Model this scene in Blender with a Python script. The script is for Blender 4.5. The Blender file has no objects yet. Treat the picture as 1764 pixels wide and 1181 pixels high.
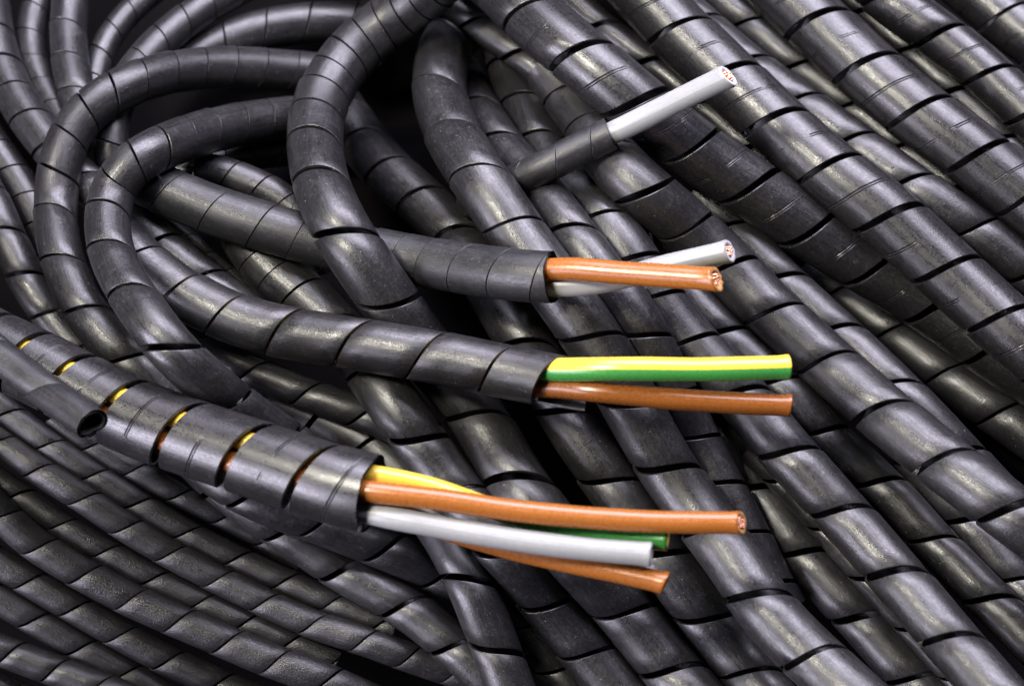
import bpy, math, random
import numpy as np
from mathutils import Vector, Matrix

# ------------------------------------------------------------------ camera, light
scene = bpy.context.scene
W0, H0 = 1764.0, 1181.0
MM = 1e-4                                   # one photograph pixel is 0.1 mm in the plane of focus
LENS, SENSOR = 100.0, 36.0
DIST = W0 * MM * LENS / SENSOR              # 0.49 m
FPX = DIST / MM
PITCH = math.radians(55)
FWD = np.array([0, math.cos(PITCH), -math.sin(PITCH)])
RGT = np.array([1.0, 0, 0])
UPV = np.array([0, math.sin(PITCH), math.cos(PITCH)])
CENTRE = np.array([0, 0, 0.075])
CAM = CENTRE - FWD * DIST

cam_d = bpy.data.cameras.new('camera')
cam = bpy.data.objects.new('camera', cam_d)
scene.collection.objects.link(cam)
cam.location = CAM
cam.rotation_euler = (math.pi / 2 - PITCH, 0, 0)
cam_d.lens = LENS; cam_d.sensor_width = SENSOR
cam_d.clip_start = 0.01; cam_d.clip_end = 50
cam_d.dof.use_dof = True
cam_d.dof.focus_distance = DIST - 0.016
cam_d.dof.aperture_fstop = 20
scene.camera = cam

world = bpy.data.worlds.new('World'); scene.world = world; world.use_nodes = True
bg = world.node_tree.nodes['Background']
bg.inputs[0].default_value = (0.62, 0.58, 0.75, 1); bg.inputs[1].default_value = 0.03

def view_point(x, y, z):                    # metres right / up / towards the viewer from the heap's centre
    return CENTRE + RGT * x + UPV * y - FWD * z
def softbox(name, pos, size, power, col, target=(0, 0, 0), shape='RECTANGLE', size_y=None, spread=180):
    d = bpy.data.lights.new(name, 'AREA'); d.energy = power; d.color = col
    d.shape = shape; d.size = size; d.size_y = size_y or size; d.spread = math.radians(spread)
    o = bpy.data.objects.new(name, d); scene.collection.objects.link(o)
    p = view_point(*pos); t = view_point(*target)
    o.location = p
    o.rotation_euler = Vector(t - p).to_track_quat('-Z', 'Y').to_euler()
    return o
softbox('key_lamp', (-0.36, 0.25, 0.55), 0.15, 0.30, (1.0, 0.945, 0.82), (0.035, -0.02, 0), spread=34)
softbox('back_softbox', (0.06, 0.52, 0.27), 0.62, 12.5, (0.87, 0.83, 1.0), (0, 0, 0), size_y=0.36)
softbox('side_softbox', (-0.42, -0.14, 0.20), 0.34, 0.60, (0.87, 0.83, 1.0), (-0.065, -0.025, 0), size_y=0.26, spread=56)

vs = scene.view_settings
vs.view_transform = 'Standard'; vs.look = 'None'; vs.exposure = 0.0; vs.gamma = 1.0
vs.use_curve_mapping = False

# ------------------------------------------------------------------ helpers
def unproject(xy, d):
    xy = np.asarray(xy, float); d = np.asarray(d, float)
    dep = DIST + d * MM
    ray = FWD + ((xy[:, 0] - W0 / 2) / FPX)[:, None] * RGT - ((xy[:, 1] - H0 / 2) / FPX)[:, None] * UPV
    return CAM + ray * dep[:, None]

def base_depth(x, y):                       # the upper face of the heap, in pixels behind the focal plane
    dy = np.asarray(y, float) - 590; x = np.asarray(x, float)
    east = np.clip((x - 950) / 450, 0, 1); east = east * east * (3 - 2 * east)      # the near side slumps only on the left
    down = np.maximum(dy, 0); upw = np.minimum(dy, 0)
    D = -0.22 * dy + 0.5 * 0.00072 * (upw * upw + down * down * (1 - east)) - 0.10 * down * east
    D = D + 330 * np.exp(-(((x - 690) / 150) ** 2 + ((np.asarray(y) - 170) / 110) ** 2))
    D = D + 130 * np.exp(-(((x - 120) / 330) ** 2 + ((np.asarray(y) + 20) / 210) ** 2))
    D = D + 60 * np.exp(-(((x - 470) / 160) ** 2 + ((np.asarray(y) - 930) / 90) ** 2))
    return D

def resample(P, step):
    seg = np.sqrt((np.diff(P[:, :2], axis=0) ** 2).sum(1)); L = np.r_[0, np.cumsum(seg)]
    n = max(8, int(L[-1] / step)); t = np.linspace(0, L[-1], n)
    return np.stack([np.interp(t, L, P[:, k]) for k in range(P.shape[1])], 1)

def catmull(P, sub=12):
    P = np.asarray(P, float)
    Q = np.vstack([2 * P[0] - P[1], P, 2 * P[-1] - P[-2]])
    out = []
    for i in range(1, len(Q) - 2):
        p0, p1, p2, p3 = Q[i - 1:i + 3]
        for t in np.linspace(0, 1, sub, endpoint=False):
            out.append(0.5 * (2 * p1 + (p2 - p0) * t + (2 * p0 - 5 * p1 + 4 * p2 - p3) * t * t + (3 * p1 - p0 - 3 * p2 + p3) * t ** 3))
    out.append(P[-1])
    return np.array(out)

def gsmooth(A, sig):
    n = int(3 * sig) + 1
    k = np.exp(-0.5 * (np.arange(-n, n + 1) / sig) ** 2); k /= k.sum()
    A2 = A if A.ndim == 2 else A[:, None]
    n2 = min(n, len(A2) - 1)
    lo = 2 * A2[0] - A2[1:n2 + 1][::-1]; hi = 2 * A2[-1] - A2[-n2 - 1:-1][::-1]
    E = np.vstack([lo, A2, hi])
    if n2 < n:
        E = np.vstack([np.repeat(E[:1], n - n2, 0), E, np.repeat(E[-1:], n - n2, 0)])
    R = np.stack([np.convolve(E[:, c], k, 'valid') for c in range(E.shape[1])], 1)
    return R if A.ndim == 2 else R[:, 0]

def frame_pts(P):
    T = np.gradient(P, axis=0); T /= np.linalg.norm(T, axis=1)[:, None]
    V = CAM - P; V /= np.linalg.norm(V, axis=1)[:, None]
    N = V - (V * T).sum(1)[:, None] * T; N /= np.linalg.norm(N, axis=1)[:, None]
    return T, N, np.cross(T, N)

def mesh_obj(name, verts, faces, mats, parent=None, uvs=None, uv2=None, sharp=None, smooth=True, midx=None):
    me = bpy.data.meshes.new(name)
    me.from_pydata([tuple(v) for v in verts], [], faces)
    for m in mats: me.materials.append(m)
    if uvs is not None:
        vi = np.empty(len(me.loops), int); me.loops.foreach_get('vertex_index', vi)
        l = me.uv_layers.new(name='UVMap'); l.data.foreach_set('uv', np.asarray(uvs, float)[vi].ravel())
        if uv2 is not None:
            l = me.uv_layers.new(name='Strip'); l.data.foreach_set('uv', np.asarray(uv2, float)[vi].ravel())
    me.polygons.foreach_set('use_smooth', [smooth] * len(me.polygons))
    if midx is not None: me.polygons.foreach_set('material_index', midx)
    if sharp: me.set_sharp_from_angle(angle=math.radians(sharp))
    me.update()
    o = bpy.data.objects.new(name, me); scene.collection.objects.link(o)
    if parent: o.parent = parent
    return o

# ------------------------------------------------------------------ materials
def new_mat(name):
    m = bpy.data.materials.new(name); m.use_nodes = True
    nt = m.node_tree; return m, nt, nt.nodes, nt.links, nt.nodes['Principled BSDF']

def plastic_black(name, base=(0.0105, 0.0100, 0.0112), rough=(0.29, 0.43), grain=0.5, score=0.0, dust=1.0):
    m, nt, N, L, B = new_mat(name)
    uv = N.new('ShaderNodeUVMap'); uv.uv_map = 'UVMap'
    st = N.new('ShaderNodeUVMap'); st.uv_map = 'Strip'
    tc = N.new('ShaderNodeTexCoord'); oi = N.new('ShaderNodeObjectInfo')
    off = N.new('ShaderNodeVectorMath'); off.operation = 'MULTIPLY_ADD'
    comb = N.new('ShaderNodeCombineXYZ')
    for k in range(3): L.new(oi.outputs['Random'], comb.inputs[k])
    L.new(comb.outputs[0], off.inputs[0]); off.inputs[1].default_value = (37, 53, 71)
    L.new(uv.outputs[0], off.inputs[2])                       # UV in millimetres + a shift per tube
    def noise(scale, vec, detail=3, rough_=0.55, stretch=None):
        n = N.new('ShaderNodeTexNoise'); n.inputs['Scale'].default_value = scale
        n.inputs['Detail'].default_value = detail; n.inputs['Roughness'].default_value = rough_
        if stretch:
            mp = N.new('ShaderNodeMapping'); mp.inputs['Scale'].default_value = stretch
            L.new(vec, mp.inputs['Vector']); L.new(mp.outputs[0], n.inputs['Vector'])
        else: L.new(vec, n.inputs['Vector'])
        return n.outputs['Fac']
    def ramp(fac, a, b, lo=0.0, hi=1.0):
        r = N.new('ShaderNodeMapRange'); r.inputs['From Min'].default_value = a; r.inputs['From Max'].default_value = b
        r.inputs['To Min'].default_value = lo; r.inputs['To Max'].default_value = hi
        L.new(fac, r.inputs['Value']); return r.outputs[0]
    def math_(op, a, b):
        n = N.new('ShaderNodeMath'); n.operation = op
        for i, v in enumerate((a, b)):
            if isinstance(v, (int, float)): n.inputs[i].default_value = v
            else: L.new(v, n.inputs[i])
        return n.outputs[0]
    v = off.outputs[0]
    smear = noise(0.22, v, 4, 0.6)
    streak = noise(1.0, v, 3, 0.6, (2.6, 0.09, 1))
    hair = noise(1.0, v, 2, 0.5, (9.0, 0.35, 1))            # hairline scratches along the tube
    cross = noise(1.0, v, 2, 0.5, (0.25, 5.0, 1))           # scuffs across it
    fine = noise(3.3, v, 2, 0.8)
    mid = noise(1.4, v, 4, 0.7)
    speck = noise(3.6, v, 1, 0.5)
    wear = ramp(smear, 0.40, 0.66)                           # handled, chalky patches
    # roughness
    r0 = ramp(smear, 0.3, 0.7, rough[0], rough[1])
    r1 = math_('ADD', r0, ramp(streak, 0.3, 0.7, -0.06, 0.07))
    r2 = math_('ADD', r1, ramp(fine, 0.25, 0.75, -0.10, 0.12))
    r3 = math_('ADD', r2, math_('MULTIPLY', ramp(mid, 0.45, 0.7), 0.10))
    L.new(r3, B.inputs['Roughness'])
    # colour: black plastic, chalky scuffs, dust specks
    mix = N.new('ShaderNodeMix'); mix.data_type = 'RGBA'
    mix.inputs[6].default_value = (*base, 1); mix.inputs[7].default_value = (0.055, 0.053, 0.054, 1)
    sc = math_('MAXIMUM', math_('MULTIPLY', ramp(hair, 0.60, 0.72), 0.75), math_('MULTIPLY', ramp(cross, 0.64, 0.74), 0.5))
    sc = math_('MAXIMUM', math_('MULTIPLY', sc, wear), math_('MULTIPLY', math_('MULTIPLY', ramp(mid, 0.5, 0.72), ramp(fine, 0.42, 0.62)), math_('ADD', math_('MULTIPLY', wear, 0.55), 0.12)))
    L.new(sc, mix.inputs[0])
    mix2 = N.new('ShaderNodeMix'); mix2.data_type = 'RGBA'
    mix2.inputs[7].default_value = (0.26, 0.26, 0.25, 1)
    L.new(mix.outputs[2], mix2.inputs[6])
    L.new(math_('MULTIPLY', ramp(speck, 0.72, 0.76), math_('MULTIPLY', ramp(mid, 0.42, 0.60), 0.75 * dust)), mix2.inputs[0])
    L.new(mix2.outputs[2], B.inputs['Base Color'])
    B.inputs['Specular IOR Level'].default_value = 0.62
    # relief
    b1 = N.new('ShaderNodeBump'); b1.inputs['Strength'].default_value = min(1.0, 0.55 * grain); b1.inputs['Distance'].default_value = 0.00012 * max(1.0, grain)
    L.new(math_('ADD', fine, math_('MULTIPLY', hair, 0.35)), b1.inputs['Height'])
    b2 = N.new('ShaderNodeBump'); b2.inputs['Strength'].default_value = 0.20 if score == 0 else 0.10; b2.inputs['Distance'].default_value = 0.00022
    L.new(math_('ADD', noise(0.55, v, 3, 0.6), math_('MULTIPLY', streak, 0.35)), b2.inputs['Height']); L.new(b1.outputs[0], b2.inputs['Normal'])
    last = b2
    if score > 0:                                             # the faint cutter line half-way across the strip
        sp = N.new('ShaderNodeSeparateXYZ'); L.new(st.outputs[0], sp.inputs[0])
        def line(pos, wd):
            d = math_('ABSOLUTE', math_('SUBTRACT', sp.outputs[0], pos), 0)
            return ramp(d, 0.0, wd, 1.0, 0.0)
        ln = math_('MAXIMUM', line(0.50, 0.012), math_('MULTIPLY', line(0.535, 0.009), 0.8))
        ln = math_('MULTIPLY', ln, ramp(noise(0.12, v, 2), 0.42, 0.55))
        b3 = N.new('ShaderNodeBump'); b3.inputs['Strength'].default_value = score; b3.inputs['Distance'].default_value = 0.00018
        b3.invert = True; L.new(ln, b3.inputs['Height']); L.new(last.outputs[0], b3.inputs['Normal']); last = b3
    L.new(last.outputs[0], B.inputs['Normal'])
    return m

M_BLACK = plastic_black('black_polyethylene')
M_SCORED = plastic_black('black_polyethylene_scored', rough=(0.27, 0.35), grain=0.35, score=0.9, dust=0.6)
M_DULL = plastic_black('dull_black_sleeve', base=(0.008, 0.008, 0.0092), rough=(0.40, 0.50), grain=0.4, dust=0.5)
M_GRAIN = plastic_black('leathery_black_tube', rough=(0.32, 0.42), grain=1.15, dust=0.5)
MATS = {'b': M_BLACK, 's': M_SCORED, 'd': M_DULL, 'g': M_GRAIN}

def pvc(name, col, col2=None, rough=0.27):
    m, nt, N, L, B = new_mat(name)
    uv = N.new('ShaderNodeUVMap'); uv.uv_map = 'UVMap'
    n = N.new('ShaderNodeTexNoise'); n.inputs['Scale'].default_value = 1.3; n.inputs['Detail'].default_value = 4
    L.new(uv.outputs[0], n.inputs['Vector'])
    r = N.new('ShaderNodeMapRange'); r.inputs['From Min'].default_value = 0.3; r.inputs['From Max'].default_value = 0.7
    r.inputs['To Min'].default_value = rough - 0.05; r.inputs['To Max'].default_value = rough + 0.08
    L.new(n.outputs['Fac'], r.inputs['Value']); L.new(r.outputs[0], B.inputs['Roughness'])
    hs = N.new('ShaderNodeMix'); hs.data_type = 'RGBA'; L.new(n.outputs['Fac'], hs.inputs[0])
    if col2 is None:
        hs.inputs[6].default_value = (*[c * 0.88 for c in col], 1); hs.inputs[7].default_value = (*[min(1, c * 1.1) for c in col], 1)
        L.new(hs.outputs[2], B.inputs['Base Color'])
    else:                                                     # two-colour insulation: half round each
        st = N.new('ShaderNodeUVMap'); st.uv_map = 'Strip'
        sp = N.new('ShaderNodeSeparateXYZ'); L.new(st.outputs[0], sp.inputs[0])
        wob = N.new('ShaderNodeMath'); wob.operation = 'MULTIPLY_ADD'; wob.inputs[1].default_value = 0.02
        L.new(n.outputs['Fac'], wob.inputs[0]); L.new(sp.outputs[0], wob.inputs[2])
        f = N.new('ShaderNodeMapRange'); f.inputs['From Min'].default_value = 0.503; f.inputs['From Max'].default_value = 0.520
        L.new(wob.outputs[0], f.inputs['Value'])
        hs.inputs[6].default_value = (*col, 1); hs.inputs[7].default_value = (*col2, 1)
        L.new(f.outputs[0], hs.inputs[0]); L.new(hs.outputs[2], B.inputs['Base Color'])
    B.inputs['Subsurface Weight'].default_value = 0.12
    B.inputs['Subsurface Radius'].default_value = (0.001, 0.0007, 0.0005); B.inputs['Subsurface Scale'].default_value = 0.6
    nb = N.new('ShaderNodeTexNoise'); nb.inputs['Scale'].default_value = 0.9; nb.inputs['Detail'].default_value = 3
    L.new(uv.outputs[0], nb.inputs['Vector'])
    bp = N.new('ShaderNodeBump'); bp.inputs['Strength'].default_value = 0.08; bp.inputs['Distance'].default_value = 0.00015
    L.new(nb.outputs['Fac'], bp.inputs['Height']); L.new(bp.outputs[0], B.inputs['Normal'])
    return m
M_BROWN = pvc('brown_pvc', (0.265, 0.088, 0.016))
M_RUST = pvc('rust_pvc', (0.205, 0.066, 0.012))
M_WHITE = pvc('white_pvc', (0.25, 0.255, 0.26), rough=0.36)
M_YG = pvc('yellow_green_pvc', (0.040, 0.22, 0.045), (0.62, 0.42, 0.045))
CUTM = {'brown_pvc': pvc('brown_pvc_cut', (0.52, 0.27, 0.10), rough=.5), 'rust_pvc': pvc('rust_pvc_cut', (0.45, 0.20, 0.07), rough=.5),
        'white_pvc': pvc('white_pvc_cut', (0.52, 0.51, 0.52), rough=.5), 'yellow_green_pvc': pvc('yellow_pvc_cut', (0.55, 0.42, 0.06), rough=.5)}
m, nt, N_, L_, B_ = new_mat('copper')
B_.inputs['Base Color'].default_value = (0.90, 0.43, 0.27, 1); B_.inputs['Metallic'].default_value = 1
B_.inputs['Roughness'].default_value = 0.28
M_COPPER = m
m, nt, N_, L_, B_ = new_mat('gap_shade')  # colour of the added sheet: painted shade for the gaps in the heap
nz = N_.new('ShaderNodeTexNoise'); nz.inputs['Scale'].default_value = 400
cr = N_.new('ShaderNodeMix'); cr.data_type = 'RGBA'
cr.inputs[6].default_value = (0.004, 0.0038, 0.004, 1); cr.inputs[7].default_value = (0.008, 0.007, 0.0075, 1)
L_.new(nz.outputs['Fac'], cr.inputs[0]); L_.new(cr.outputs[2], B_.inputs['Base Color'])
B_.inputs['Roughness'].default_value = 0.95; B_.inputs['Specular IOR Level'].default_value = 0.0
M_GAP_SHADE = m

# ------------------------------------------------------------------ the ground: added sheet, its near-black colour stands for shade between the tubes
xs = np.linspace(-900, 2660, 60); ys = np.linspace(-500, 1700, 50)
GX, GY = np.meshgrid(xs, ys)
gd = base_depth(GX.ravel(), np.clip(GY.ravel(), -300, 1500)) + 200
gv = unproject(np.stack([GX.ravel(), GY.ravel()], 1), gd)
gf = []
for j in range(49):
    for i in range(59):
        k = j * 60 + i; gf.append((k, k + 60, k + 61, k + 1))
ground = mesh_obj('ground', gv, gf, [M_GAP_SHADE]); ground['kind'] = 'structure'

# ------------------------------------------------------------------ the tubes, from the lowest to the topmost
# key, label, radius in photo pixels, gap as a fraction of the pitch, material, centre line (x, y[, deeper]), where gaps cross the centre line
T = []
def tube(key, label, r, gap, mat, pts, gaps=None, **kw):
    T.append(dict(key=key, label=label, r=r, gap=gap, mat=mat, pts=pts, gaps=gaps, **kw))

GR = 'thick parallel tubes at the right'; GB = 'slim parallel tubes at the lower left'
GM = 'tubes fanning down the middle'; GL = 'curling tubes at the upper left'
GS = 'cut sleeves with wires'
tube('R6', 'thin brownish-lit tube in the slit between two thick tubes, top right', 30, .10, 'b', [(1450,-20),(1515,40),(1597,115),(1676,185),(1748,258),(1800,305)], [(1562,98),(1642,164),(1730,244)], group=GR)
tube('R5', 'half-hidden tube squeezed under the thick tube right of the top white wire', 32, .07, 'b', [(1244,-3),(1294,40),(1342,85),(1427,152),(1501,210),(1580,275),(1650,330)], [(1292,48),(1381,114),(1469,186)], group=GR)
tube('R9', 'pale narrow tube glimpsed behind the topmost white wire between two thick tubes', 26, .10, 'b', [(960,-25),(1040,48),(1121,108),(1209,183),(1260,228),(1330,290)], [(1041,46),(1121,108),(1208,181)], group=GR)
tube('R4', 'slim lavender tube tucked along the right side of a thick tube, upper right', 40, .07, 'b', [(1110,-35),(1200,40),(1293,121),(1385,187),(1483,258),(1581,328),(1686,402),(1790,480)], [(1304,92),(1389,161),(1479,233),(1574,308),(1676,385)], group=GR)
tube('V', 'blurred lavender tube just behind the one slanting below the inner hook', 24, .04, 'b', [(225,345),(270,380),(315,414),(366,461),(417,499),(470,545)], group=GL)
tube('Q9', 'dim tube arching across the dark hollow at the top', 36, .03, 'b', [(300,130,60),(340,100,60),(390,72,50),(434,56,50),(518,40,50),(603,36,60),(690,42,80)], [(451,47),(524,30),(598,27)], group=GL)
tube('Q11', 'barely lit dark tube under the inner hook leading into the hollow', 27, .03, 'b', [(300,330,60),(345,295,60),(400,272,60),(470,262,70),(540,256,90)], group=GL)
tube('Q7', 'blurred narrow tube curving off the top edge, fourth from the left corner', 23, .04, 'b', [(160,170,30),(168,110,30),(183,71,30),(210,34,30),(244,0,30),(290,-35,30)], group=GL, pitch=55)
tube('Q5', 'narrow blurred tube second from the top left corner', 26, .03, 'b', [(80,-40,20),(60,15,20),(50,68,20),(58,115,20),(78,159,20),(110,215,20)], group=GL, pitch=60)
tube('Q6', 'upright blurred tube third from the top left corner', 32, .04, 'b', [(125,-45,10),(119,17,10),(117,68,10),(124,129,10),(140,190,10),(165,250,10)], [(113,54),(119,113)], group=GL)
tube('Q8', 'blurred tube sweeping down from the top edge behind the outer hook', 30, .04, 'b', [(450,-40,30),(373,0,30),(339,22,25),(291,58,20),(251,97,10),(215,145,0),(195,195,0),(188,245,0),(200,300,0)], group=GL, pitch=64)
tube('P', 'shadowed tube between two lit tubes near the right edge, low down', 38, .08, 'b', [(1530,735),(1590,810),(1660,890),(1730,975),(1810,1070)], [(1662,902),(1751,1001)], group=GR)
tube('M', 'slim tube half covered by the stout tube right of the yellow-green wire end', 38, .07, 'b', [(1200,335),(1291,424),(1349,485),(1447,575),(1545,668),(1630,755),(1700,830),(1760,890)], [(1358,472),(1455,555),(1560,650)], group=GR)
tube('G', 'pale sliver of tube above the yellow-green wire, under the brown wire end', 24, .10, 'b', [(1080,420),(1110,450),(1160,490),(1222,540),(1280,588),(1330,630),(1380,680)], [(1140,470),(1222,539),(1300,610)], group=GM)
tube('N', 'grey tube emerging below the dark thick tubes at the right edge', 43, .05, 'b', [(1400,465,200),(1480,530,170),(1545,580,120),(1633,648,80),(1725,712,60),(1810,775,60)], [(1538,584),(1632,647),(1726,714)], group=GR, under=('M',))
tube('J', 'dark tube in the trough left of the brightest lower right tube', 45, .09, 'b', [(1120,585,20),(1180,660),(1240,750),(1298,832),(1379,944),(1474,1052),(1569,1160),(1640,1240)], [(1230,735),(1303,845),(1379,962),(1478,1072),(1570,1172)], group=GM)
tube('K', 'very thin tube edge along the left side of the brightest lower right tube', 22, .08, 'b', [(1290,775),(1370,855),(1451,950),(1548,1060),(1630,1150),(1700,1230)], group=GM, pitch=110)
tube('B4', 'shaded slim tube, third of the parallel ones below the open tube end', 24, .05, 'g', [(-30,810),(32,852),(105,903),(181,949),(263,996),(346,1037),(423,1072),(500,1105),(580,1140)], [(32,853),(107,902),(181,950),(264,996),(346,1038),(423,1073)], group=GB)
tube('B1', 'slim tube running into shadow right under the biggest sleeve', 22, .05, 'g', [(90,715),(150,762),(203,795),(268,828),(322,859),(373,883),(440,918),(520,965)], [(160,768),(230,808),(310,849),(385,890)], group=GB)
tube('B6', 'slim tube fifth of the parallel ones below the open tube end', 27, .05, 'g', [(-60,930),(-7,966),(51,1001),(129,1047),(207,1093),(288,1137),(373,1175),(440,1205)], [(51,1001),(129,1047),(208,1092),(288,1137)], group=GB)
tube('B2', 'slim tube passing directly beneath the small open tube end', 24, .05, 'g', [(-40,665),(27,722),(91,768),(125,795),(180,830),(251,876),(335,925),(420,968),(500,1006),(590,1045),(680,1085)], [(22,709),(90,762),(162,815),(235,866),(321,915),(410,958),(489,1001),(573,1035)], group=GB)
tube('B9', 'tube just cut by the bottom left corner of the picture', 26, .05, 'b', [(-40,1165),(10,1187),(70,1215)], group=GB, pitch=75)
tube('B7', 'slim tube sixth of the parallel ones, above the lavender corner tube', 27, .05, 'g', [(-60,995),(-14,1023),(58,1067),(139,1115),(217,1160),(290,1205)], [(58,1067),(140,1116),(212,1164)], group=GB)
tube('B3', 'slim leathery tube second of the parallel ones below the open tube end', 26, .04, 'g', [(-40,735),(20,775),(68,810),(146,859),(217,908),(295,954),(378,998),(457,1037),(540,1075),(625,1102),(700,1130),(790,1160),(870,1190)], [(10,750),(68,810),(144,859),(217,907),(291,955),(376,998),(456,1037),(541,1072),(630,1103),(701,1130),(779,1160)], group=GB)
tube('B5', 'widest of the slim parallel tubes, smooth, crossing the lower left corner', 30, .04, 'g', [(-60,815),(10,893),(64,940),(146,989),(227,1033),(308,1069),(393,1106),(474,1140),(560,1170),(640,1205)], [(8,883),(66,942),(147,990),(227,1033),(310,1068),(391,1107),(476,1141)], group=GB)
tube('B8', 'lavender tube lying flattest across the bottom left corner', 28, .05, 'b', [(-60,1095),(20,1126),(98,1155),(170,1182),(240,1210)], [(19,1123),(96,1157)], group=GB)
tube('X1', 'brown-grey tube slanting to the bottom edge below the biggest sleeve', 38, .09, 'b', [(320,780,50),(380,832,40),(440,880,30),(490,912,10),(535,944),(593,984),(695,1042),(783,1113),(830,1157),(880,1210)], [(595,981),(698,1042),(784,1116)], group=GM)
tube('X2', 'short dark tube stretch emerging under the mouth of the biggest sleeve', 36, .07, 'b', [(290,755,60),(345,800,40),(400,840,20),(460,868),(560,905),(660,945),(750,985),(830,1025),(900,1060)], [(542,907),(656,947),(752,999)], group=GM)
tube('Y', 'almost hidden tube at the bottom edge between two middle tubes', 34, .06, 'b', [(830,1000,40),(880,1060,40),(930,1120,40),(990,1190,40),(1030,1240,40)], group=GM, pitch=100)
tube('E', 'bright grey tube from under the third sleeve, bending steeply to the bottom edge', 42, .09, 'b', [(390,660,20),(450,685,10),(502,704),(552,722),(610,745),(660,780),(720,850),(765,915),(805,990),(850,1105),(885,1200)], [(464,682),(552,720),(647,761),(705,830),(760,910),(808,1000),(857,1115)], group=GM)
tube('H2', 'lavender tube directly right of the brightest lower right tube', 38, .08, 'b', [(1090,405,20),(1140,460),(1190,515),(1255,585),(1310,630),(1370,690),(1422,749),(1527,843),(1618,943),(1720,1047),(1810,1140)], [(1240,580),(1330,665),(1420,735),(1515,828),(1610,928),(1710,1031)], group=GM)
tube('F2', 'long tube whose lower right stretch is the brightest, reaching the bottom edge', 47, .09, 'b', [(872,90,60),(895,150,30),(915,210,10),(942,268),(985,325),(1050,392),(1095,455),(1135,518),(1189,590),(1235,635),(1285,690),(1343,764),(1435,866),(1530,974,-15),(1624,1086,-45),(1710,1185,-80),(1760,1240,-100)], [(906,190),(931,255),(979,323),(1050,393),(1090,450),(1129,511),(1190,587),(1275,680),(1360,778),(1452,880),(1548,990),(1650,1101)], group=GM)
tube('F1', 'lavender tube hugging the right side of the tube under the second sleeve mouth', 40, .08, 'b', [(795,130,60),(817,173,40),(840,217,20),(870,260,10),(920,320),(960,365),(1000,420),(1045,480),(1087,532),(1120,590),(1152,655),(1190,735),(1235,820),(1275,900),(1310,970),(1350,1050)], [(827,200),(866,252),(930,325),(994,403),(1053,490),(1112,577),(1160,660),(1205,745),(1248,828)], group=GM)
tube('T1', 'medium tube ducking under the thick tube at the top centre', 28, .08, 'b', [(700,-30,90),(735,-15,60),(780,6,20),(823,40),(884,86),(950,138),(1010,182,20)], [(745,0),(825,42),(897,98)], group=GM)
tube('L', 'stout tube passing just right of the yellow-green wire end', 50, .08, 'b', [(950,120,70),(1000,190,40),(1035,245,10),(1067,291),(1114,332),(1175,383),(1245,450),(1319,528),(1413,614),(1508,699,-25),(1600,775,-65),(1690,845,-110),(1790,920,-150)], [(1038,291),(1107,335),(1176,388),(1250,463),(1335,543),(1428,628),(1528,715),(1631,800),(1736,882)], group=GR)
tube('C', 'tube deep between the two big ones crossing under the sleeve mouths', 47, .08, 'b', [(575,170,60),(605,215,30),(625,245,10),(664,292),(725,345),(773,388),(815,440,-20),(850,500,-50),(885,560,-80),(935,640,-100),(985,730,-110),(1053,832,-100),(1125,935,-80),(1200,1040,-40),(1270,1130),(1340,1220)], [(666,310),(725,352),(796,412),(850,500),(915,605),(977,715),(1048,828),(1138,952),(1211,1062)], group=GM)
tube('R8', 'thick tube cut by the top right corner', 50, .07, 's', [(1590,-95),(1653,-38),(1731,30),(1798,80),(1860,130)], [(1731,37)], group=GR)
tube('R7', 'grey scored tube second from the top right corner', 43, .09, 's', [(1450,-80),(1526,-5),(1611,56),(1696,124),(1777,200),(1850,270)], [(1521,10),(1618,64),(1703,132),(1780,205)], group=GR)
tube('R1', 'thick glossy tube running from the top edge to the right edge, third from the corner', 57, .09, 's', [(1270,-90),(1336,-26),(1405,38),(1482,110),(1570,185),(1668,259),(1770,340),(1840,395)], [(1411,49),(1494,124),(1582,200),(1679,281),(1760,362)], group=GR, stiff=12)
tube('R3', 'thick tube under the topmost white wire, darkening towards the right edge', 54, .09, 's', [(840,-50),(918,30),(995,94),(1085,168),(1175,243),(1280,315,20),(1386,387,60),(1501,457,110),(1606,523,150),(1710,600,170),(1800,660,170)], [(924,37),(1006,105),(1095,173),(1184,252),(1284,325),(1386,398),(1497,468),(1605,535)], group=GR, stiff=14)
tube('R2', 'thick glossy tube passing just behind the topmost bare wire end', 56, .09, 's', [(1035,-95),(1098,-22),(1165,50),(1245,125),(1322,200),(1412,281),(1518,362),(1613,450),(1711,540),(1810,630)], [(1170,64),(1254,140),(1337,215),(1430,296),(1530,379),(1628,469),(1719,555)], group=GR, stiff=11)
tube('S1', 'thin black sleeve holding the single topmost white wire', 29, .012, 'd', [(812,350,0),(840,337,0),(870,322,0),(901,305,0),(950,282),(1000,256),(1055,229)], [(901,299),(960,273),(1019,247)], end='flat', group=GS, wall=.17, ghost=[(1120,196),(1190,162),(1256,130)], cut=(1055,229), rise=.45)
tube('U1', 'slim purple-grey tube just below the third sleeve', 29, .05, 'b', [(280,560,30),(330,590,10),(383,617),(437,641),(485,660),(535,680),(610,708),(690,740,20)], [(350,600),(440,640),(534,676)], group=GM)
tube('Q10', 'dark bent tube behind the second sleeve, left of the tall hook', 30, .05, 'b', [(310,300,70),(340,290,40),(370,293,15),(406,306),(457,326),(500,352),(545,400),(575,460,20)], [(396,303),(452,322),(492,352)], group=GL)
tube('Z1', 'dim tube behind the tubes along the left edge, under the outer hook', 32, .06, 'b', [(-60,180,50),(-20,240,50),(30,310,50),(70,380,50),(100,450,50),(140,520,50)], group=GL, pitch=62)
tube('Q3', 'tube on the left edge left of both hooks, sliding under the biggest sleeve', 33, .08, 'b', [(-60,270),(-30,320),(-8,360),(14,414),(47,482),(91,549),(135,600),(190,660)], [(14,403),(46,480),(89,548)], group=GL)
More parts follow.
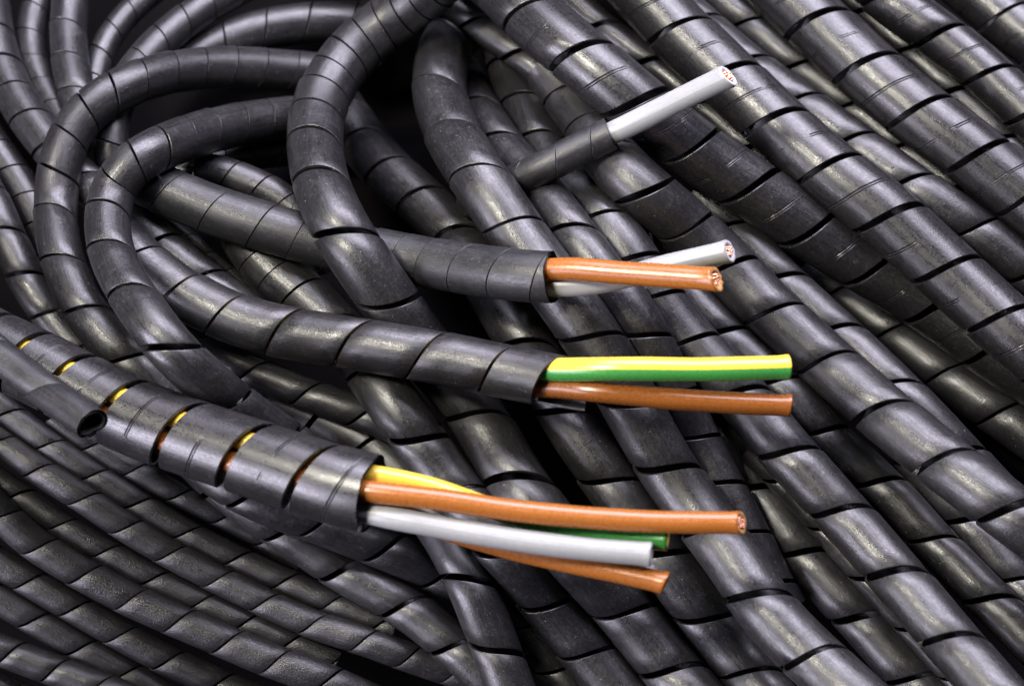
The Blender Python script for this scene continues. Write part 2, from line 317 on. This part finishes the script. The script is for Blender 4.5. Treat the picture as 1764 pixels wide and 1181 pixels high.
tube('Q4', 'tube from the top left corner diving under both hooks', 36, .07, 'b', [(-25,-60),(-20,-10),(-12,50),(0,105),(20,155),(51,205),(85,250),(130,300,20),(190,355,30),(230,385,20),(268,414),(325,461),(380,505),(430,545,20)], [(-10,60),(5,115),(22,163),(54,213),(95,262),(150,315),(210,370),(271,425),(354,482)], group=GL)
tube('T5', 'tube between the second and third sleeves, curving down past the lowest wires', 46, .09, 'b', [(405,370,60),(422,408,35),(440,435,10),(461,458),(491,485),(536,518),(600,585),(650,655),(690,712),(728,765),(785,845),(854,926),(927,1018),(1000,1110),(1070,1195)], [(454,449),(485,474),(519,503),(578,560),(644,665),(720,755),(797,848),(865,942),(935,1035),(1010,1122)], group=GM, gap0=.2)
tube('T2', 'big tube bent out of the hollow and running under the second sleeve mouth', 51, .09, 'b', [(812,36,330),(796,42,260),(778,58,170),(763,88,80),(755,128,25),(757,174),(775,225),(807,281),(845,335),(885,395),(930,455),(975,518),(1019,580),(1065,655),(1105,730),(1155,815),(1199,876),(1240,930,-10),(1277,984,-30),(1312,1040,-55),(1365,1100,-85),(1425,1155,-115),(1490,1215,-150)], [(779,245),(830,318),(885,392),(950,482),(1019,578),(1085,690),(1152,805),(1230,920),(1312,1035),(1405,1135)], group=GM, gap0=.2, under=('T1', 'R3'))
tube('S2', 'black sleeve holding one brown and one white wire', 44, .012, 'd', [(200,285,60),(240,308,30),(275,324,5),(330,348),(403,374),(505,405),(600,428),(705,446),(840,468),(957,478)], [(295,330),(376,362),(457,390),(517,408),(577,422),(636,434),(695,444),(739,451),(803,462),(871,470),(938,477)], end='flat', group=GS, wall=.13, ghost=[(1050,476),(1150,468),(1245,458)], cut=(957,478), rise=.33, stiff=9)
tube('Q1', 'outer hook, the larger of two tubes bent over at the left', 38, .06, 'b', [(588,132,200),(550,127,140),(480,120,60),(383,116,15),(305,122),(230,142),(169,175),(132,212),(110,256),(99,305),(95,352),(97,405,-50),(112,461,-85),(152,543,-115),(217,614,-120),(271,668,-90),(330,735,-30),(390,800)], [(498,119),(445,118),(393,116),(340,118),(288,126),(237,140),(190,163),(149,195),(117,242),(99,302),(95,375),(113,463),(154,546),(222,620)], group=GL, gap0=.15)
tube('Q2', 'inner hook, nested right of the other and continuing under the biggest sleeve', 40, .07, 'b', [(572,196,200),(540,200,150),(478,206,60),(390,218,15),(305,243),(244,270),(207,303),(189,341),(183,385,-45),(195,448,-80),(234,518,-110),(298,604,-120),(383,680,-110),(460,738,-75),(560,805,-30),(640,860,20)], [(493,204),(449,209),(403,216),(356,228),(310,242),(269,258),(230,282),(200,316),(184,370),(190,437),(232,516),(296,602),(386,682),(475,748)], group=GL, gap0=.15)
tube('T3', 'big hook-topped tube crossing over the second sleeve and under the third', 50, .09, 'b', [(800,-70,260),(745,-25,150),(688,22,60),(622,76,15),(572,135),(546,193),(541,244),(549,305),(572,366),(605,424),(668,515),(735,605),(800,685),(845,755),(900,845),(980,945),(1064,1038),(1152,1148),(1210,1215)], [(566,130),(553,165),(543,205),(540,256),(555,329),(598,415),(664,510),(742,612),(822,720),(898,838),(985,948),(1072,1050),(1160,1155)], group=GM, gap0=.1)
tube('S3', 'black sleeve holding the yellow-green wire above a brown wire', 46, .045, 'b', [(205,415,60),(235,445,30),(268,472,5),(310,503),(390,543),(468,568),(603,590),(739,613,-15),(874,640,-35),(960,657,-45),(1040,670,-55)], [(312,505),(388,543),(490,572),(612,592),(735,613),(864,638),(950,654)], end='tail', group=GS, wall=.10, under=('Q2',), ghost=[(1120,667),(1240,668),(1362,668)], cut=(1040,670), rise=0.0, stiff=12)
tube('S4', 'biggest black sleeve, loosely wound round four coloured wires', 66, .13, 's', [(-160,500,20),(-90,548,10),(-28,590),(38,620),(113,658),(218,712,-10),(335,756,-35),(481,803,-80),(583,836,-115),(645,852,-135)], [(-20,592),(48,627),(122,662),(212,708),(315,750),(435,789),(547,825)], end='flat', group=GS, wall=.075, ghost=[(760,876),(880,905),(1000,925),(1120,940),(1240,950)], cut=(645,852), rigid=True, gap0=.3, gap1=.4, step=.3, rise=.10, stiff=12)
tube('S5', 'small empty tube ending in an open mouth at the left', 30, .008, 'd', [(-120,510,20),(-60,562,10),(0,613,0),(78,673,-25),(120,703,-50),(160,729,-80)], [(-20,597),(85,679)], end='flat', group=GS, wall=.20, pinch=True)

placed_xy = np.zeros((0, 2)); placed_d = np.zeros(0); placed_r = np.zeros(0)
PATH = {}; CUT = {}; placed_k = np.zeros(0, '<U4')
for t in T:
    P = np.array([(p[0], p[1], p[2] if len(p) > 2 else 0.0) for p in t['pts']], float)
    def outside(p): return p[0] < 0 or p[0] > W0 or p[1] < 0 or p[1] > H0
    if outside(P[0]):
        v = P[0] - P[1]; v[:2] /= np.hypot(*v[:2]); P = np.vstack([[P[0][0] + v[0] * 220, P[0][1] + v[1] * 220, P[0][2]], P])
    if outside(P[-1]) and not t.get('end'):
        v = P[-1] - P[-2]; v[:2] /= np.hypot(*v[:2]); P = np.vstack([P, [P[-1][0] + v[0] * 220, P[-1][1] + v[1] * 220, P[-1][2]]])
    if t.get('ghost'):                         # the wires that go on past the sleeve's mouth
        P = np.vstack([P, [(x, y, min(P[-1][2], 0)) for x, y in t['ghost']]])
    C = resample(catmull(P), 8.0)
    C = gsmooth(C, 3.2)
    xy = C[:, :2]; r = t['r']
    base = base_depth(xy[:, 0], xy[:, 1]) + np.maximum(C[:, 2], 0)
    lim = np.full(len(xy), 1e9); low = np.full(len(xy), -1e9)
    under = np.isin(placed_k, t.get('under', ()))
    if len(placed_xy):
        for i0 in range(0, len(xy), 64):
            q = xy[i0:i0 + 64]
            s2 = ((q[:, None, :] - placed_xy[None]) ** 2).sum(2)
            R = (r + placed_r)[None] * 0.94
            h = np.sqrt(np.maximum(R * R - s2, 0)); hit = s2 < R * R
            lim[i0:i0 + 64] = np.where(hit & ~under[None], placed_d[None] - h, 1e9).min(1)
            low[i0:i0 + 64] = np.where(hit & under[None], placed_d[None] + h, -1e9).max(1)
    stiff = t.get('stiff', 7.0)
    d = np.minimum(base, lim)
    for it in range(160):                      # a stiff tube bridging whatever it lies on
        sm = gsmooth(d, stiff)
        d = np.maximum(np.minimum(sm + 0.05 * (base - sm), lim), low)
    d = gsmooth(d, stiff)
    for it in range(3):
        d = d + np.minimum(gsmooth(np.minimum(lim - d, 0), stiff * 0.8), 0)
        d = np.maximum(d, low)
    d = gsmooth(d, 3.0)
    if t.get('rigid'):                         # a packed sleeve hardly bends
        u = np.linspace(-1, 1, len(d)); inn = (xy[:, 0] > -120) & (xy[:, 0] < t['cut'][0] + 300)
        fit = np.polyval(np.polyfit(u[inn], d[inn], 2), u)
        viol = (fit - np.minimum(lim, 1e6))[inn]
        d = fit - max(0, np.percentile(viol, 88))
    lift = np.minimum(C[:, 2], 0)
    d = d + lift
    PATH[t['key']] = (xy, d)
    if t.get('ghost'):
        ic = np.argmin(((xy - np.array(t['cut'])) ** 2).sum(1)) + 1
        CUT[t['key']] = ic
        run = np.arange(len(xy) - ic) * 8.0
        d[ic:] = np.minimum(gsmooth(d, 6)[ic:], d[ic - 1] - t['rise'] * run)
        d[:] = gsmooth(d, 5)
        placed_n = ic
    else: placed_n = len(xy)
    placed_xy = np.vstack([placed_xy, xy[:placed_n]]); placed_d = np.r_[placed_d, d[:placed_n]]; placed_r = np.r_[placed_r, np.full(placed_n, r)]
    placed_k = np.r_[placed_k, np.full(placed_n, t['key'])]

def build_tube(t):
    xy, d = PATH[t['key']]
    ic = CUT.get(t['key'], len(xy)); xy, d = xy[:ic], d[:ic]
    C = resample(np.column_stack([xy, d]), 3.0)
    C = gsmooth(C, 3.0)
    P = unproject(C[:, :2], C[:, 2])
    Tn, Nn, Bn = frame_pts(P)
    S = np.r_[0, np.cumsum(np.linalg.norm(np.diff(P, axis=0), axis=1))]
    rw = t['r'] * MM * float(np.mean((DIST + C[:, 2] * MM) / DIST))
    total = S[-1]
    rnd = random.Random(t['key'])
    # helix phase: the gap crosses the facing side where the photograph shows it
    if t['gaps']:
        ks = []
        for g in t['gaps']:
            ks.append(S[np.argmin(((C[:, :2] - np.array(g)) ** 2).sum(1))])
        ks = sorted(ks)
        out = [ks[0]]
        for k in ks[1:]:
            if k - out[-1] > rw * 0.5: out.append(k)
        ks = out
    else:
        ks = [total * 0.37]
    pitch = t.get('pitch', t['r'] * 2.0) * MM
    p0 = (ks[1] - ks[0]) if len(ks) > 1 else pitch
    p1 = (ks[-1] - ks[-2]) if len(ks) > 1 else pitch
    n0 = int(ks[0] / p0) + 3; n1 = int((total - ks[-1]) / p1) + 3
    knots_s = np.r_[ks[0] - p0 * np.arange(n0, 0, -1), ks, ks[-1] + p1 * np.arange(1, n1 + 1)]
    knots_f = np.arange(len(knots_s), dtype=float)
    # soften pitch changes
    ff = np.linspace(0, len(knots_s) - 1, len(knots_s) * 12 - 11)
    ss = gsmooth(np.interp(ff, knots_f, knots_s), 3.5)
    a0 = 0.0; a1 = float(len(knots_s) - 2)
    end = t.get('end')
    if end == 'tail':
        kf = n0 + len(ks) - 1                   # the last listed gap is the mouth
        a1 = kf - 1 + 0.68
    nseg = 30
    na = int((a1 - a0) * nseg) + 1
    A = np.linspace(a0, a1, na)
    g = t['gap']; ch = 0.022 * rw; wall = t.get('wall', .11) * rw
    e = 0.011
    prof = [(g / 2, rw - ch), (g / 2 + e, rw), (.28, rw), (.5, rw), (.72, rw), (1 - g / 2 - e, rw), (1 - g / 2, rw - ch),
            (1 - g / 2, rw - wall), (.66, rw - wall), (.33, rw - wall), (g / 2, rw - wall)]
    npf = len(prof)
    ph1, ph2, ph3 = (rnd.random() * 6.28 for _ in range(3))
    wob = 1 + 0.008 * np.sin(A * 1.7 + ph1) + 0.006 * np.sin(A * 4.1 + ph2)
    tilt = (0.022 * np.sin(A * 0.9 + ph3) + 0.022) * t.get('step', 1.0)
    gopen = np.interp(A, [a0 + 3, a0 + (a1 - a0) * 0.45], [t.get('gap0', 1.0), 1.0])
    gj = 1 + 0.22 * np.sin(A * 2.3 + ph2) + 0.15 * np.sin(A * 5.3 + ph1)       # the gap is not quite even
    gj = gj * gopen * np.interp(A, [a1 - 4, a1 - 2], [1.0, t.get('gap1', 1.0)])
    V = np.zeros((na, npf, 3)); UV = np.zeros((na, npf, 2)); U2 = np.zeros((na, npf, 2)); clamp = np.zeros((na, npf), bool)
    lo, hi = 0.0, total
    for j, (w, rr) in enumerate(prof):
        ww = w
        if j in (0, 1, 10): ww = w - g / 2 + g / 2 * gj
        elif j in (5, 6, 7): ww = w + g / 2 - g / 2 * np.interp(A - 1, A, gj)
        s = np.interp(A + ww, ff, ss)
        hi_ = hi - (rw * (0.07 + 0.05 * np.sin(2 * np.pi * A + ph1) + 0.025 * np.sin(6 * np.pi * A + ph2) + 0.015 * np.sin(14 * np.pi * A + ph3)) if end == 'flat' else 0)
        cl = (s < lo) | (s > hi_); s = np.clip(s, lo, hi_); clamp[:, j] = cl
        c = np.stack([np.interp(s, S, P[:, k]) for k in range(3)], 1)
        n = np.stack([np.interp(s, S, Nn[:, k]) for k in range(3)], 1)
        b = np.stack([np.interp(s, S, Bn[:, k]) for k in range(3)], 1)
        ang = 2 * np.pi * A
        rad = rr * wob * (1 + tilt * (0.5 - ww))
        if t.get('pinch'):                      # the cut end has been squeezed
            f = np.clip((s - (total - 3.2 * rw)) / (3.2 * rw), 0, 1) ** 2
            rad = rad * (1 - f * (0.17 + 0.17 * np.cos(2 * (ang - 0.5)) + 0.07 * np.cos(3 * ang + 1.0)))
        elif end == 'flat':
            f = np.clip((s - (total - 0.7 * rw)) / (0.7 * rw), 0, 1) ** 2
            rad = rad * (1 + f * (0.015 * np.sin(2 * ang + ph1) + 0.012 * np.sin(5 * ang + ph2)))
        V[:, j] = c + (np.cos(ang) * rad)[:, None] * n - (np.sin(ang) * rad)[:, None] * b
        UV[:, j, 0] = ang * rw * 1000; UV[:, j, 1] = s * 1000
        U2[:, j, 0] = ww; U2[:, j, 1] = A
    idx = np.arange(na * npf).reshape(na, npf)
    faces = []
    for i in range(na - 1):
        ci = clamp[i]; cn = clamp[i + 1]
        for j in range(npf):
            j2 = (j + 1) % npf
            if ci[j] and ci[j2] and cn[j] and cn[j2]: continue
            faces.append((int(idx[i, j]), int(idx[i, j2]), int(idx[i + 1, j2]), int(idx[i + 1, j])))
    if end == 'tail':
        faces.append(tuple(int(k) for k in idx[na - 1]))
        faces.append(tuple(int(k) for k in idx[0][::-1]))
    name = 'cable_sleeve' if t.get('group') == GS else 'spiral_tube'
    o = mesh_obj(name, V.reshape(-1, 3), faces, [MATS[t['mat']]], uvs=UV.reshape(-1, 2), uv2=U2.reshape(-1, 2), sharp=40)
    o['label'] = t['label']; o['category'] = 'cable sleeve' if name == 'cable_sleeve' else 'tube'; o['group'] = t['group']
    return o
for t in T: build_tube(t)

# ------------------------------------------------------------------ the wires in the cut sleeves
def sleeve_pts(key, offs, start, stop, n=10):
    """points inside a sleeve: lateral (to the upper side) and towards-viewer offsets in pixels"""
    xy, d = PATH[key]
    i0 = np.argmin(((xy - np.array(start)) ** 2).sum(1)); i1 = np.argmin(((xy - np.array(stop)) ** 2).sum(1))
    out = []
    for k, f in enumerate(np.linspace(i0, i1, n)):
        i = int(round(f)); j = min(i + 2, len(xy) - 1); h = max(i - 2, 0)
        tg = xy[j] - xy[h]; tg /= np.hypot(*tg); nr = np.array([tg[1], -tg[0]])
        q = k / (n - 1)
        la = np.interp(q, [o[0] for o in offs], [o[1] for o in offs]); fr = np.interp(q, [o[0] for o in offs], [o[2] for o in offs])
        out.append((xy[i][0] + nr[0] * la, xy[i][1] + nr[1] * la, d[i] - fr))
    return out

def wire(label, cat, mat, r,  inside, outside, key, mouth, stripe=0.0, cut=(0.0, 0.0), fray=False, recess=0.0, twist=0.0, strands=True):
    xy, d = PATH[key]
    dm = d[np.argmin(((xy - np.array(mouth)) ** 2).sum(1))]
    pts = list(inside) + [(x, y, d[np.argmin(((xy - np.array((x, y))) ** 2).sum(1))] + z) for x, y, z in outside]
    C = resample(catmull(np.array(pts, float)), 4.0)
    C = gsmooth(C, 5.0)
    P = unproject(C[:, :2], C[:, 2]); Tn, Nn, Bn = frame_pts(P)
    rw = r * MM * (DIST + C[-1, 2] * MM) / DIST
    S = np.r_[0, np.cumsum(np.linalg.norm(np.diff(P, axis=0), axis=1))]
    na = 32; n = len(P); rnd = random.Random(label)
    ang = np.linspace(0, 2 * np.pi, na, endpoint=False)
    rc = 0.56
    rings = []                                 # (index, radius factor, push along the axis as a function of angle)
    V = []; UV = []; U2 = []
    cutf = lambda a: rw * (cut[0] * np.cos(a) + cut[1] * np.sin(a))
    jag = np.array([rnd.uniform(-1, 1) for _ in range(na)]) * rw * (0.16 if fray else 0.05)
    jag = (jag + np.roll(jag, 1)) / 2
    def ring(c, tt, nn, bb, rad, push, s):
        for k in range(na + 1):
            a = ang[k % na]
            V.append(c + nn * math.cos(a) * rad + bb * math.sin(a) * rad + tt * push[k % na])
            UV.append((k / na * 2 * math.pi * rw * 1000, s * 1000))
            tw = (k / na + stripe + twist * min(1, max(0, (s / S[-1] - .55) / .45))) % 1.0
            U2.append((abs(tw * 2 - 1), s))
    bell = np.ones(n); tail = np.clip((S - (S[-1] - rw * 1.4)) / (rw * 1.4), 0, 1); bell += 0.07 * tail ** 2
    for i in range(n):
        f = np.clip((S[i] - (S[-1] - 2 * rw)) / (2 * rw), 0, 1)
        dent = 1 + 0.012 * math.sin(S[i] / rw * 0.9 + rnd.random() * 0.05)
        ring(P[i], Tn[i], Nn[i], Bn[i], rw * bell[i] * dent, f * cutf(ang) if True else 0 * ang, S[i])
    c, tt, nn, bb = P[-1], Tn[-1], Nn[-1], Bn[-1]
    endp = cutf(ang) + jag
    ring(c, tt, nn, bb, rw * 1.05, endp + rw * 0.08, S[-1])
    ring(c, tt, nn, bb, rw * 0.98, endp + rw * 0.15, S[-1])
    ring(c, tt, nn, bb, rw * (rc + 0.14), endp * 0.8 + rw * 0.13, S[-1])
    ring(c, tt, nn, bb, rw * (rc + 0.02), cutf(ang) * .7 - rw * 0.05, S[-1])
    ring(c, tt, nn, bb, rw * rc, cutf(ang) * .6 - rw * 1.0, S[-1])
    nr = n + 5; faces = []
    m1 = na + 1
    for i in range(nr - 1):
        for k in range(na):
            faces.append((i * m1 + k, i * m1 + k + 1, (i + 1) * m1 + k + 1, (i + 1) * m1 + k))
    faces.append(tuple((nr - 1) * m1 + k for k in range(na)))
    root = bpy.data.objects.new('wire', None); scene.collection.objects.link(root)
    root.empty_display_size = 0.002
    root.location = P[0]
    root['label'] = label; root['category'] = cat; root['group'] = 'bared wires sticking out of the sleeves'
    V = np.array(V) - P[0]
    mi = [1 if i >= (n + 1) * na else 0 for i in range(len(faces))]
    o = mesh_obj('insulation', V, faces, [mat, CUTM[mat.name]], parent=root, uvs=UV, uv2=U2, midx=mi)
    # copper strands
    cv, cf = [], []
    sr = rw * 0.092; ncirc = 6
    for q in range(34):
        rr = rc * 0.90 * math.sqrt((q + 0.5) / 34); aa = q * 2.39996 + rnd.uniform(-.12, .12)
        cn, cb = math.cos(aa) * rr, math.sin(aa) * rr
        ln = rw * (rnd.uniform(-0.08, 0.34) - recess) + cutf(aa) * rr * 0.9
        st = c + nn * cn * rw + bb * cb * rw - tt * rw * 0.9
        en = c + nn * (cn + rnd.uniform(-.07, .07)) * rw + bb * (cb + rnd.uniform(-.07, .07)) * rw + tt * ln
        b0 = len(cv)
        for ctr, sc in ((st, 1), (en - tt * sr * .5, 1), (en, .55)):
            for k in range(ncirc):
                a = 2 * math.pi * k / ncirc
                cv.append(ctr + (nn * math.cos(a) + bb * math.sin(a)) * sr * sc - P[0])
        for lv in range(2):
            for k in range(ncirc):
                k2 = (k + 1) % ncirc
                cf.append((b0 + lv * ncirc + k, b0 + lv * ncirc + k2, b0 + (lv + 1) * ncirc + k2, b0 + (lv + 1) * ncirc + k))
        cf.append(tuple(b0 + 2 * ncirc + k for k in range(ncirc)))
    mesh_obj('copper_strands', cv, cf, [M_COPPER], parent=root)
    return root

# topmost sleeve: one white wire
wire('white wire pointing up to the right, alone in the topmost sleeve', 'wire', M_WHITE, 20.5,
     sleeve_pts('S1', [(0, 0, 0), (1, 0, 2)], (960, 277), (1040, 237), 4), [(1110, 203, 0), (1180, 167, 0), (1253, 132, 0)], 'S1', (1055, 229), cut=(0, .25), fray=False)
# second sleeve: brown in front of white
wire('white wire crossing behind the brown wire of the second sleeve', 'wire', M_WHITE, 19.5,
     sleeve_pts('S2', [(0, -4, -14), (1, -14, -6)], (640, 435), (930, 477), 6), [(985, 492, 10), (1060, 482, 24), (1150, 457, 34), (1255, 433, 38)], 'S2', (957, 478), cut=(-.2, .1))
wire('bright brown wire with frayed copper end in the second sleeve', 'wire', M_BROWN, 20.5,
     sleeve_pts('S2', [(0, 6, 10), (1, 10, 12)], (640, 435), (930, 477), 6), [(975, 462, -14), (1060, 469, -20), (1150, 475, -24), (1233, 481, -30)], 'S2', (957, 478), cut=(-.15, .3), fray=True, recess=.1)
# third sleeve: yellow-green above brown
wire('yellow and green striped wire sticking straight out of the third sleeve', 'wire', M_YG, 21,
     sleeve_pts('S3', [(0, 12, 8), (1, 13, 8)], (300, 498), (900, 645), 14), [(960, 637, -12), (1060, 635, -20), (1200, 636, -22), (1300, 634, -18), (1357, 632, -12)], 'S3', (937, 652), stripe=.24, recess=.3, cut=(0, 0))
wire('dark brown wire just below the yellow and green one', 'wire', M_RUST, 19,
     sleeve_pts('S3', [(0, -18, -4), (1, -19, -6)], (300, 498), (900, 645), 14), [(960, 667, 4), (1030, 674, 2), (1150, 686, 0), (1270, 694, 0), (1360, 698, 0)], 'S3', (937, 652), recess=.3, cut=(0, -.1))
# biggest sleeve: four wires
wire('yellow-green wire mostly hidden behind the brown wire of the biggest sleeve', 'wire', M_YG, 18.5,
     sleeve_pts('S4', [(0, 20, 34), (.6, 22, 33), (1, 30, 10)], (0, 600), (625, 846), 14), [(665, 822, -6), (740, 838, 6), (820, 866, 12), (920, 896, 10), (1050, 921, 0), (1148, 929, -6)], 'S4', (645, 852), stripe=.08, twist=.5, recess=.3)
wire('rust brown wire lowest of all, passing under the white one', 'wire', M_BROWN, 19,
     sleeve_pts('S4', [(0, -8, -34), (.5, -4, -34), (1, -12, -30)], (0, 600), (625, 846), 14), [(700, 888, 30), (800, 922, 28), (920, 955, 16), (1040, 980, 2), (1145, 1003, -12)], 'S4', (645, 852), cut=(.1, -.2), recess=.2)
wire('white wire second from the bottom, out of the biggest sleeve', 'wire', M_WHITE, 20.5,
     sleeve_pts('S4', [(0, -26, -22), (.5, -28, -22), (1, -32, 6)], (0, 600), (625, 846), 14), [(680, 892, -20), (760, 907, -24), (880, 928, -30), (1000, 944, -34), (1120, 954, -36)], 'S4', (645, 852), recess=.3, cut=(0, 0))
wire('long brown wire uppermost in front of the biggest sleeve', 'wire', M_BROWN, 19.5,
     sleeve_pts('S4', [(0, -20, 33), (.6, -20, 32), (1, 2, 33)], (0, 600), (625, 846), 14), [(680, 851, -32), (760, 860, -32), (880, 878, -32), (1000, 890, -32), (1130, 898, -32), (1275, 900, -36)], 'S4', (645, 852), cut=(-.35, .1), recess=.0)
